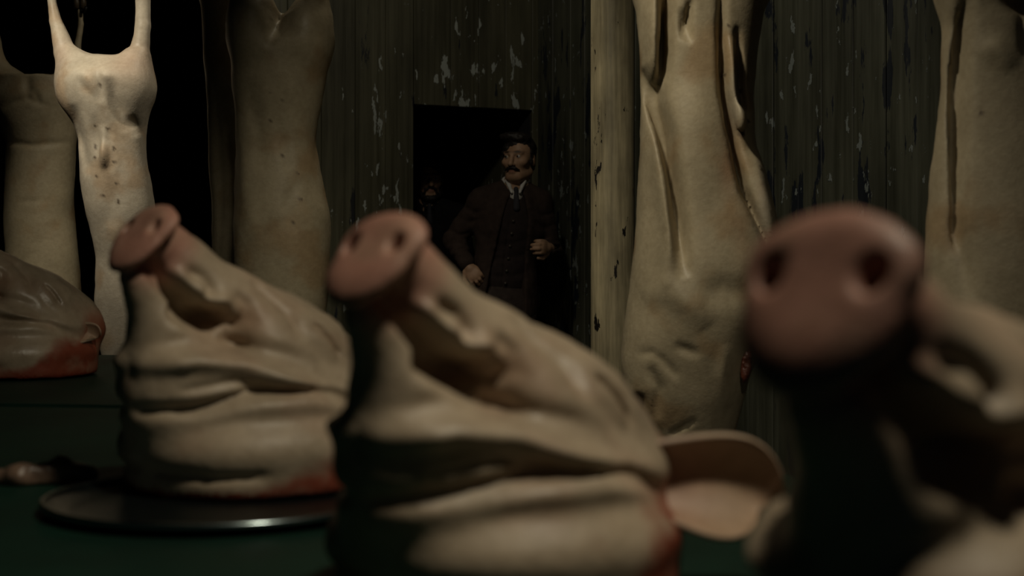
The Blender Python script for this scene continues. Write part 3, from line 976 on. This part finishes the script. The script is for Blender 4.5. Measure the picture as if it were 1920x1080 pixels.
# the carcass at the right edge
Fc = carcass('broad dim carcass cut off by the right edge of the picture', 1930, 3.1, 871,
    [(-40, 1772, 2100, .6), (60, 1770, 2095, .6), (160, 1768, 2085, .6), (240, 1760, 2085, .62), (320, 1750, 2090, .64), (400, 1742, 2100, .66), (500, 1736, 2110, .68), (600, 1734, 2115, .68), (700, 1745, 2110, .66), (800, 1770, 2080, .62), (900, 1810, 2040, .58)],
    [[(1820, -40, 60), (1815, -160, 40), (1812, -240, 26), (1810, -300, 18)], [(2040, -40, 60), (2045, -160, 40), (2048, -240, 26), (2050, -300, 18)]],
    lines=[([(1794, -30), (1792, 60), (1786, 160), (1782, 260), (1776, 380), (1772, 480)], 6, 0.030), ([(1884, 40), (1890, 100), (1896, 130)], 6, 0.014), ([(1815, 120), (1840, 100), (1870, 140)], 12, -0.008), ([(1772, 400), (1790, 560)], 8, 0.012)],
    cuts=[(1915, -10, 66, 60, 170, -0.16, .03)],
    dots=[(1816, 217, 5, NIP), (1862, 95, 2, NIP)], base=(0.44, 0.37, 0.25), h=0.009, lamp_=0.9)

# rails and hooks that carry them, above the picture
hk = []
for cc, legs in ((A, [(94, -72, 5.5), (270, -72, 5.5)]), (B, [(-22, -30, 6.4), (150, 20, 6.4)]), (Cc, [(456, -190, 4.55), (608, -190, 4.55)]), (D, [(390, -150, 4.85), (486, -150, 4.85)]), (E, [(1228, -300, 3.9), (1408, -300, 3.9)]), (Fc, [(1810, -300, 3.1), (2050, -300, 3.1)])):
    for (c, r, d) in legs:
        p = at(c, r, d)
        hk.append((p, cc[0]))
names = ['bright pale', 'far left olive', 'tall shadowed', 'narrow hidden', 'large slit', 'right edge']
for i, (p, ro) in enumerate(hk):
    side = ('left', 'right')[i % 2]
    hook((p.x, p.y + 0.0, RAIL_Z - 0.03), p.z + 0.0, 'iron hook through the %s hind foot of the %s carcass' % (side, names[i // 2]))
for i in range(0, len(hk), 2):
    a, b = hk[i][0], hk[i + 1][0]
    rr_ = tube('meat_rail', [(a.x - 0.25, a.y, RAIL_Z + 0.03), ((a.x + b.x) / 2, a.y, RAIL_Z + 0.03), (b.x + 0.25, b.y, RAIL_Z + 0.03)], 0.02, M['iron'], None, n=12)
    props(rr_, 'iron rail above the %s carcass' % names[i // 2], 'rail', 'overhead meat rails')

# ------------------------------------------------------------------ people
M['face'] = skin_mat('human_skin', rough=0.5, mott=0.12, spec=0.35, bscale=120, bstr=0.1)
M['jacket'] = cloth_mat('brown_tweed', (0.044, 0.030, 0.025))
M['vest'] = cloth_mat('dark_wool', (0.032, 0.023, 0.022))
M['trouser'] = cloth_mat('dark_trouser_wool', (0.046, 0.034, 0.030))
M['coat'] = cloth_mat('black_coat_wool', (0.012, 0.012, 0.014))
M['linen'] = cloth_mat('white_linen', (0.62, 0.60, 0.58))
M['tie'] = cloth_mat('dark_silk', (0.05, 0.05, 0.06))
M['hair'] = plain_mat('dark_brown_hair', (0.012, 0.008, 0.006), 0.6, bscale=160, bstr=0.5)
M['leather'] = plain_mat('black_leather', (0.012, 0.011, 0.010), 0.4)
M['eye'] = plain_mat('eye_white', (0.5, 0.46, 0.42), 0.3, bstr=0)
M['button'] = plain_mat('horn_button', (0.05, 0.04, 0.03), 0.4, bstr=0)


def person(label, loc, J, clothes, face_yaw, h=0.0065):
    root = empty('person', loc, 0, label, 'person')
    hc = Vector(J['head']); Rz = rotm('Z', face_yaw)
    hp = lambda x, y, z: hc + Rz @ Vector((x, y, z))       # head frame: -y is the way the face looks
    xs = [v[0] for v in J.values()]
    lo = (min(xs) - 0.16, -0.34, 0.0); hi = (max(xs) + 0.16, 0.26, hc.z + 0.16)
    # --- body: head, trunk, arms, hands and legs in one surface
    b = Sculpt(lo, hi, h)
    b.ell(J['chest'], (0.150, 0.098, 0.19), 0.0)
    b.ell(J['waist'], (0.130, 0.092, 0.16), 0.05)
    b.ell(J['pelvis'], (0.150, 0.105, 0.12), 0.05)
    for sd in 'lr':
        b.cone(J['neck'], J['shoulder_' + sd], 0.055, 0.055, 0.04)
        b.cone(J['shoulder_' + sd], J['elbow_' + sd], 0.050, 0.040, 0.03)
        b.cone(J['elbow_' + sd], J['wrist_' + sd], 0.040, 0.026, 0.015)
        b.cone(J['hip_' + sd], J['knee_' + sd], 0.080, 0.055, 0.04)
        b.cone(J['knee_' + sd], J['ankle_' + sd], 0.054, 0.036, 0.02)
        b.cone(J['ankle_' + sd], J['toe_' + sd], 0.036, 0.030, 0.02)
        # hand: palm and five fingers, curled
        w = Vector(J['wrist_' + sd]); pm = Vector(J['palm_' + sd]); d = (pm - w).normalized()
        side = Vector(J['knuckle_' + sd]).normalized(); side = (side - d * side.dot(d)).normalized()
        nrm = d.cross(side)
        if nrm.y > 0: nrm = -nrm
        curl = -nrm
        k0 = w + d * 0.085
        b.cone(w, w + d * 0.03, 0.024, 0.026, 0.01)
        Rp = Matrix((side, nrm, d)).transposed()
        b.ell(w + d * 0.055, (0.040, 0.016, 0.045), 0.012, rot=Rp)
        for i, (off, ln) in enumerate(((-0.030, 0.062), (-0.010, 0.074), (0.011, 0.070), (0.030, 0.054))):
            p0 = w + d * (0.080 - 0.012 * abs(off) / 0.03) + side * off
            p1 = p0 + (d * 0.80 + curl * 0.25) * ln * 0.5
            p2 = p1 + (d * 0.35 + curl * 0.9).normalized() * ln * 0.35
            p3 = p2 + (d * -0.35 + curl * 0.9).normalized() * ln * 0.28
            b.chain([p0, p1, p2, p3], [0.0100, 0.0095, 0.0088, 0.0078], 0.002)
        t0 = w + d * 0.028 - side * 0.030; t1 = t0 + (d * 0.7 - side * 0.55 + curl * 0.25).normalized() * 0.040; t2 = t1 + (d * 0.9 + curl * 0.5).normalized() * 0.030
        b.chain([t0, t1, t2], [0.0135, 0.0110, 0.0090], 0.004)
    # neck and head
    b.cone(J['neck'], hp(0, 0.012, -0.07), 0.060, 0.052, 0.03)
    b.ell(hp(0, 0.012, 0.030), (0.074, 0.094, 0.088), 0.02)
    b.ell(hp(0, -0.012, -0.030), (0.060, 0.074, 0.082), 0.02, rot=Rz)
    b.ell(hp(0, -0.060, -0.092), (0.030, 0.026, 0.022), 0.03, rot=Rz)          # chin
    for sg in (-1, 1):
        b.ell(hp(sg * 0.042, -0.052, -0.022), (0.026, 0.026, 0.022), 0.02, rot=Rz)   # cheekbones
        b.cone(hp(sg * 0.050, 0.02, -0.07), hp(sg * 0.022, -0.055, -0.098), 0.018, 0.018, 0.03)   # jaw
        b.ell(hp(sg * 0.031, -0.094, 0.006), (0.019, 0.016, 0.011), 0.008, rot=Rz, op='sub')   # eye sockets
        b.ell(hp(sg * 0.031, -0.072, 0.004), (0.013, 0.012, 0.012), 0.004, rot=Rz)
        b.ell(hp(sg * 0.076, 0.015, -0.010), (0.009, 0.020, 0.032), 0.006, rot=Rz)             # ears
        b.cone(hp(sg * 0.012, -0.083, 0.022), hp(sg * 0.045, -0.070, 0.024), 0.010, 0.009, 0.012)
    b.cone(hp(0, -0.084, 0.012), hp(0, -0.108, -0.034), 0.009, 0.0135, 0.010)           # nose
    for sg in (-1, 1): b.ell(hp(sg * 0.012, -0.094, -0.037), (0.009, 0.010, 0.008), 0.006, rot=Rz)
    b.ell(hp(0, -0.086, -0.062), (0.024, 0.010, 0.007), 0.006, rot=Rz); b.ell(hp(0, -0.085, -0.074), (0.020, 0.010, 0.007), 0.005, rot=Rz)
    V, Q, N = b.mesh()
    col = np.tile(np.array((0.42, 0.26, 0.17)), (len(V), 1))
    hr = (V - np.array(hc)) @ np.array(Rz)       # into head frame
    lips = np.exp(-((hr[:, 0] / 0.022) ** 2 + ((hr[:, 2] + 0.068) / 0.010) ** 2)) * (hr[:, 1] < -0.07)
    col = mixc(col, (0.30, 0.12, 0.09), 0.8 * lips)
    for sg in (-1, 1):
        br = np.exp(-(((hr[:, 0] - sg * 0.030) / 0.020) ** 2 + ((hr[:, 2] - 0.027) / 0.006) ** 2)) * (hr[:, 1] < -0.05)
        col = mixc(col, (0.012, 0.008, 0.006), np.clip(1.3 * br, 0, 1))
    mesh_obj('body', V, Q, M['face'], root, True, N, col)
    for sg in (-1, 1):
        e = Sculpt((-0.016,) * 3, (0.016,) * 3, 0.002); e.ell((0, 0, 0), (0.0115, 0.0115, 0.0115), 0)
        Ve, Qe, Ne = e.mesh(); pe = hp(sg * 0.031, -0.0745, 0.005)
        ce = np.tile(np.array((0.5, 0.46, 0.42)), (len(Ve), 1))
        lk = Rz @ Vector((-0.25, -0.95, 0)).normalized()
        ce = mixc(ce, (0.02, 0.012, 0.01), sstep(0.84, 0.88, (Ve @ np.array(lk)) / 0.0115))
        mesh_obj('eye', Ve + np.array(pe), Qe, M['face'], root, True, Ne, ce)
    # --- hair
    g = Sculpt(tuple(hc - Vector((.14, .16, .12))), tuple(hc + Vector((.14, .16, .16))), 0.005)
    g.ell(hp(0, 0.022, 0.044), (0.083, 0.098, 0.086), 0.0, rot=Rz)
    g.ell(hp(-0.02, -0.045, 0.106), (0.060, 0.045, 0.024), 0.02, rot=Rz)
    g.ell(hp(0.03, -0.035, 0.100), (0.045, 0.050, 0.026), 0.02, rot=Rz)
    g.ell(hp(0, 0.060, -0.02), (0.066, 0.052, 0.070), 0.02, rot=Rz)
    for sg in (-1, 1): g.cone(hp(sg * 0.074, -0.012, 0.03), hp(sg * 0.072, -0.012, -0.025), 0.012, 0.008, 0.008)
    g.ell(hp(0, -0.125, 0.000), (0.066, 0.080, 0.074), 0.012, rot=Rz, op='sub')
    Vg, Qg, Ng = g.mesh(rough=0.006, rscale=45)
    mesh_obj('hair', Vg, Qg, M['hair'], root)
    if clothes.get('moustache'):
        g = Sculpt(tuple(hc + Vector((-.13, -.15, -.10))), tuple(hc + Vector((.13, .02, -.02))), 0.003)
        for sg in (-1, 1):
            g.chain([hp(sg * 0.003, -0.097, -0.051), hp(sg * 0.018, -0.093, -0.055), hp(sg * 0.036, -0.078, -0.064)], [0.008, 0.008, 0.004], 0.004)
        Vg, Qg, Ng = g.mesh(rough=0.002, rscale=90)
        mesh_obj('moustache', Vg, Qg, M['hair'], root)
    if clothes.get('beard'):
        g = Sculpt(tuple(hc + Vector((-.13, -.15, -.16))), tuple(hc + Vector((.13, .06, 0))), 0.004)
        for sg in (-1, 1):
            g.chain([hp(sg * 0.070, 0.0, -0.02), hp(sg * 0.058, -0.03, -0.08), hp(sg * 0.015, -0.075, -0.112)], [0.010, 0.016, 0.022], 0.01)
            g.chain([hp(sg * 0.003, -0.096, -0.050), hp(sg * 0.030, -0.086, -0.060), hp(sg * 0.036, -0.070, -0.090)], [0.008, 0.008, 0.010], 0.004)
        Vg, Qg, Ng = g.mesh(rough=0.004, rscale=70)
        mesh_obj('beard', Vg, Qg, M['hair'], root)
    # --- trousers
    t = Sculpt((lo[0], lo[1], 0.0), (hi[0], hi[1], J['pelvis'][2] + 0.2), 0.009)
    t.ell(J['pelvis'], (0.168, 0.122, 0.15), 0.0)
    for sd in 'lr':
        t.cone(J['hip_' + sd], J['knee_' + sd], 0.098, 0.078, 0.03)
        t.cone(J['knee_' + sd], Vector(J['ankle_' + sd]) + Vector((0, 0, 0.0)), 0.078, 0.066, 0.02)
        kx, ky, kz = J['knee_' + sd]
        for q in (0.03, -0.02, -0.22, -0.3): t.line([(kx - 0.09, kz + q + 0.02), (kx, kz + q - 0.01), (kx + 0.09, kz + q + 0.02)], 0.014, 0.006)
    t.half(2, 0.045, 1)
    Vt, Qt, Nt = t.mesh(rough=0.005, rscale=9)
    mesh_obj('trousers', Vt, Qt, M[clothes['trouser']], root)
    for sd in 'lr':
        g = Sculpt(tuple(Vector(J['ankle_' + sd]) + Vector((-.12, -.32, -.1))), tuple(Vector(J['ankle_' + sd]) + Vector((.12, .14, .08))), 0.006)
        a, tt = Vector(J['ankle_' + sd]), Vector(J['toe_' + sd])
        g.cone(a, (a.x, a.y + 0.02, 0.045), 0.046, 0.048, 0.02); g.cone((a.x, a.y, 0.045), (tt.x, tt.y, 0.038), 0.046, 0.040, 0.02)
        g.half(2, 0.0, 1)
        Vs, Qs, Ns = g.mesh()
        mesh_obj('shoe', Vs, Qs, M['leather'], root, True, Ns)
    # --- waistcoat
    cx_ = lambda z: np.interp(z, [J['pelvis'][2], J['waist'][2], J['chest'][2], J['neck'][2]], [J['pelvis'][0], J['waist'][0], J['chest'][0], J['neck'][0]])
    v = Sculpt((lo[0], lo[1], J['pelvis'][2] - 0.05), (hi[0], hi[1], J['neck'][2] + 0.06), 0.007)
    v.ell(J['chest'], (0.164, 0.115, 0.20), 0.0); v.ell(J['waist'], (0.146, 0.108, 0.17), 0.05)
    for sd in 'lr': v.cone(J['neck'], Vector(J['shoulder_' + sd]) + Vector((0, 0, 0.01)), 0.062, 0.062, 0.03)
    nk = Vector(J['neck'])
    v.ell(nk + Vector((0.005, -0.06, 0.035)), (0.060, 0.09, 0.085), 0.008, op='sub')
    zc = J['waist'][2]
    v.half(2, zc - 0.10, 1)
    v.line([(cx_(zc - .12), zc - 0.12), (cx_(zc), zc + 0.05), (cx_(zc + .3), zc + 0.33)], 0.006, 0.006, side=(1, -1, 0))
    for q in (0.0, 0.09, 0.16): v.line([(cx_(zc) - 0.13, zc + q), (cx_(zc), zc + q - 0.02), (cx_(zc) + 0.13, zc + q + 0.01)], 0.014, 0.005, side=(1, -1, 0))
    Vv, Qv, Nv = v.mesh(rough=0.003, rscale=14)
    wc = mesh_obj('waistcoat', Vv, Qv, M[clothes['vest']], root)
    for q in range(6):
        z = zc - 0.05 + q * 0.062; xb = cx_(z) + 0.012
        m_ = (np.abs(Vv[:, 0] - xb) < 0.012) & (np.abs(Vv[:, 2] - z) < 0.012)
        if m_.any():
            yb = Vv[m_, 1].min()
            tube('button', [(xb, yb + 0.002, z), (xb, yb - 0.005, z)], 0.008, M['button'], wc, n=10)
    # --- shirt collar and tie
    c = Sculpt(tuple(nk + Vector((-.12, -.16, -.10))), tuple(nk + Vector((.12, .12, .12))), 0.004)
    for i in range(20):
        a0 = math.pi * (-0.5 + 2 * i / 20); a1 = math.pi * (-0.5 + 2 * (i + 1) / 20)
        q0 = nk + Vector((0.060 * math.cos(a0) + 0.004, 0.062 * math.sin(a0) + 0.004, 0.045 + 0.022 * math.sin(a0))); q1 = nk + Vector((0.060 * math.cos(a1) + 0.004, 0.062 * math.sin(a1) + 0.004, 0.045 + 0.022 * math.sin(a1)))
        c.cone(q0, q1, 0.012, 0.012, 0.003)
    for sg in (-1, 1):
        c.cone(nk + Vector((sg * 0.042 + .004, -0.052, 0.040)), nk + Vector((sg * 0.020 + .004, -0.088, -0.020)), 0.013, 0.007, 0.004)
    c.ell(nk + Vector((0.004, -0.055, -0.035)), (0.036, 0.030, 0.040), 0.006)
    Vc, Qc, Nc = c.mesh()
    mesh_obj('shirt_collar', Vc, Qc, M[clothes.get('collar', 'linen')], root, True, Nc)
    c = Sculpt(tuple(nk + Vector((-.06, -.16, -.14))), tuple(nk + Vector((.07, .0, .06))), 0.004)
    c.ell(nk + Vector((0.005, -0.088, -0.004)), (0.013, 0.012, 0.014), 0.0)
    c.cone(nk + Vector((0.005, -0.090, -0.012)), nk + Vector((0.008, -0.102, -0.10)), 0.010, 0.018, 0.006)
    Vc, Qc, Nc = c.mesh()
    mesh_obj('tie', Vc, Qc, M['tie'], root, True, Nc)
    # --- jacket or coat, open at the front
    k = Sculpt((lo[0], lo[1], clothes['hem'] - 0.06), (hi[0], hi[1], nk.z + 0.10), 0.0075)
    k.ell(J['chest'], (0.182, 0.128, 0.21), 0.0); k.ell(J['waist'], (0.168, 0.124, 0.19), 0.06)
    k.ell(Vector(J['pelvis']), (0.190, 0.140, 0.20), 0.06)
    if clothes['hem'] < 0.6: k.cone(J['pelvis'], (J['pelvis'][0], 0, 0.45), 0.17, 0.20, 0.06)
    for sd in 'lr':
        k.cone(nk + Vector((0, 0.01, 0)), Vector(J['shoulder_' + sd]) + Vector((0, 0, 0.012)), 0.066, 0.070, 0.03)
    k.ell(nk + Vector((0.004, -0.03, 0.07)), (0.066, 0.078, 0.070), 0.008, op='sub')
    for (z0, z1, w0, w1) in clothes['open']:
        nst = max(8, int(abs(z1 - z0) / 0.012))
        for i in range(nst + 1):
            za = z0 + (z1 - z0) * i / nst; wa = w0 + (w1 - w0) * i / nst
            k.ell((cx_(za) + clothes['open_dx'], -0.16, za), (wa, 0.135, 0.045), 0.004, op='sub')
    for sd in 'lr':
        S0, E0, W0 = Vector(J['shoulder_' + sd]), Vector(J['elbow_' + sd]), Vector(J['wrist_' + sd])
        k.cone(S0, E0, 0.068, 0.058, 0.025)
        k.cone(E0, W0 + (E0 - W0).normalized() * 0.01, 0.058, 0.043, 0.015)
        for q in (0.2, 0.45, 0.8):
            m0 = S0.lerp(E0, q)
            k.line([(m0.x - 0.07, m0.z + 0.02), (m0.x, m0.z - 0.015), (m0.x + 0.07, m0.z + 0.005)], 0.012, 0.007)
        for q in (0.1, 0.35, 0.6):
            m0 = E0.lerp(W0, q)
            k.line([(m0.x - 0.06, m0.z - 0.02), (m0.x, m0.z + 0.01), (m0.x + 0.06, m0.z + 0.015)], 0.011, 0.007)
    # lapels
    for sg in (-1, 1):
        z0 = nk.z - 0.03
        k.line([(nk.x + sg * 0.055, z0), (nk.x + sg * 0.085, z0 - 0.12), (cx_(1.25) + clothes['open_dx'] + sg * 0.085, z0 - 0.26)], 0.020, -0.008, side=(1, -1, -0.03), taper=False)
    k.half(2, clothes['hem'], 1)
    Vk, Qk, Nk = k.mesh(rough=0.005, rscale=11)
    mesh_obj('jacket' if clothes['hem'] > 0.6 else 'coat', Vk, Qk, M[clothes['jacket']], root)
    return root


J1 = dict(head=(0.062, -0.02, 1.700), neck=(0.045, 0.005, 1.545), chest=(0.020, 0.0, 1.345), waist=(-0.010, 0.0, 1.12), pelvis=(-0.025, 0.0, 0.96),
          shoulder_l=(-0.125, 0.02, 1.475), elbow_l=(-0.265, 0.045, 1.290), wrist_l=(-0.195, -0.085, 1.165), palm_l=(-0.150, -0.125, 1.10), knuckle_l=(0.7, 0.0, 0.6),
          shoulder_r=(0.165, 0.03, 1.470), elbow_r=(0.225, 0.04, 1.235), wrist_r=(0.215, -0.150, 1.245), palm_r=(0.185, -0.215, 1.250), knuckle_r=(0.0, 0.15, 1.0),
          hip_l=(-0.105, 0, 0.90), hip_r=(0.060, 0, 0.90), knee_l=(-0.125, -0.03, 0.49), knee_r=(0.090, -0.02, 0.49), ankle_l=(-0.140, 0.02, 0.075), ankle_r=(0.115, 0.03, 0.075), toe_l=(-0.175, -0.13, 0.035), toe_r=(0.150, -0.12, 0.035))
person('man with dark hair and moustache in brown suit and waistcoat, leaning in the doorway', (-0.03, 7.30, 0.0), J1,
       dict(moustache=True, jacket='jacket', vest='vest', trouser='trouser', hem=0.86, open=[(1.50, 1.30, 0.055, 0.085), (1.30, 0.80, 0.085, 0.120)], open_dx=0.02), -22)
J2 = dict(head=(0.0, -0.02, 1.660), neck=(0.0, 0.005, 1.510), chest=(0.0, 0.0, 1.32), waist=(0.0, 0.0, 1.10), pelvis=(0.0, 0.0, 0.94),
          shoulder_l=(-0.165, 0.02, 1.445), elbow_l=(-0.215, 0.03, 1.170), wrist_l=(-0.215, -0.05, 0.93), palm_l=(-0.212, -0.07, 0.86), knuckle_l=(0.3, 1.0, 0.0),
          shoulder_r=(0.165, 0.02, 1.445), elbow_r=(0.215, 0.03, 1.170), wrist_r=(0.215, -0.05, 0.93), palm_r=(0.212, -0.07, 0.86), knuckle_r=(-0.3, 1.0, 0.0),
          hip_l=(-0.085, 0, 0.89), hip_r=(0.085, 0, 0.89), knee_l=(-0.095, -0.02, 0.49), knee_r=(0.095, -0.02, 0.49), ankle_l=(-0.10, 0.02, 0.075), ankle_r=(0.10, 0.02, 0.075), toe_l=(-0.12, -0.13, 0.035), toe_r=(0.12, -0.13, 0.035))
person('bearded man in a black coat, barely visible in the dark passage behind', (at(805, 490, 8.5).x, 8.5, 0.0), J2,
       dict(beard=True, collar='coat', jacket='coat', vest='coat', trouser='coat', hem=0.50, open=[(1.48, 1.36, 0.05, 0.03)], open_dx=0.0), 10)
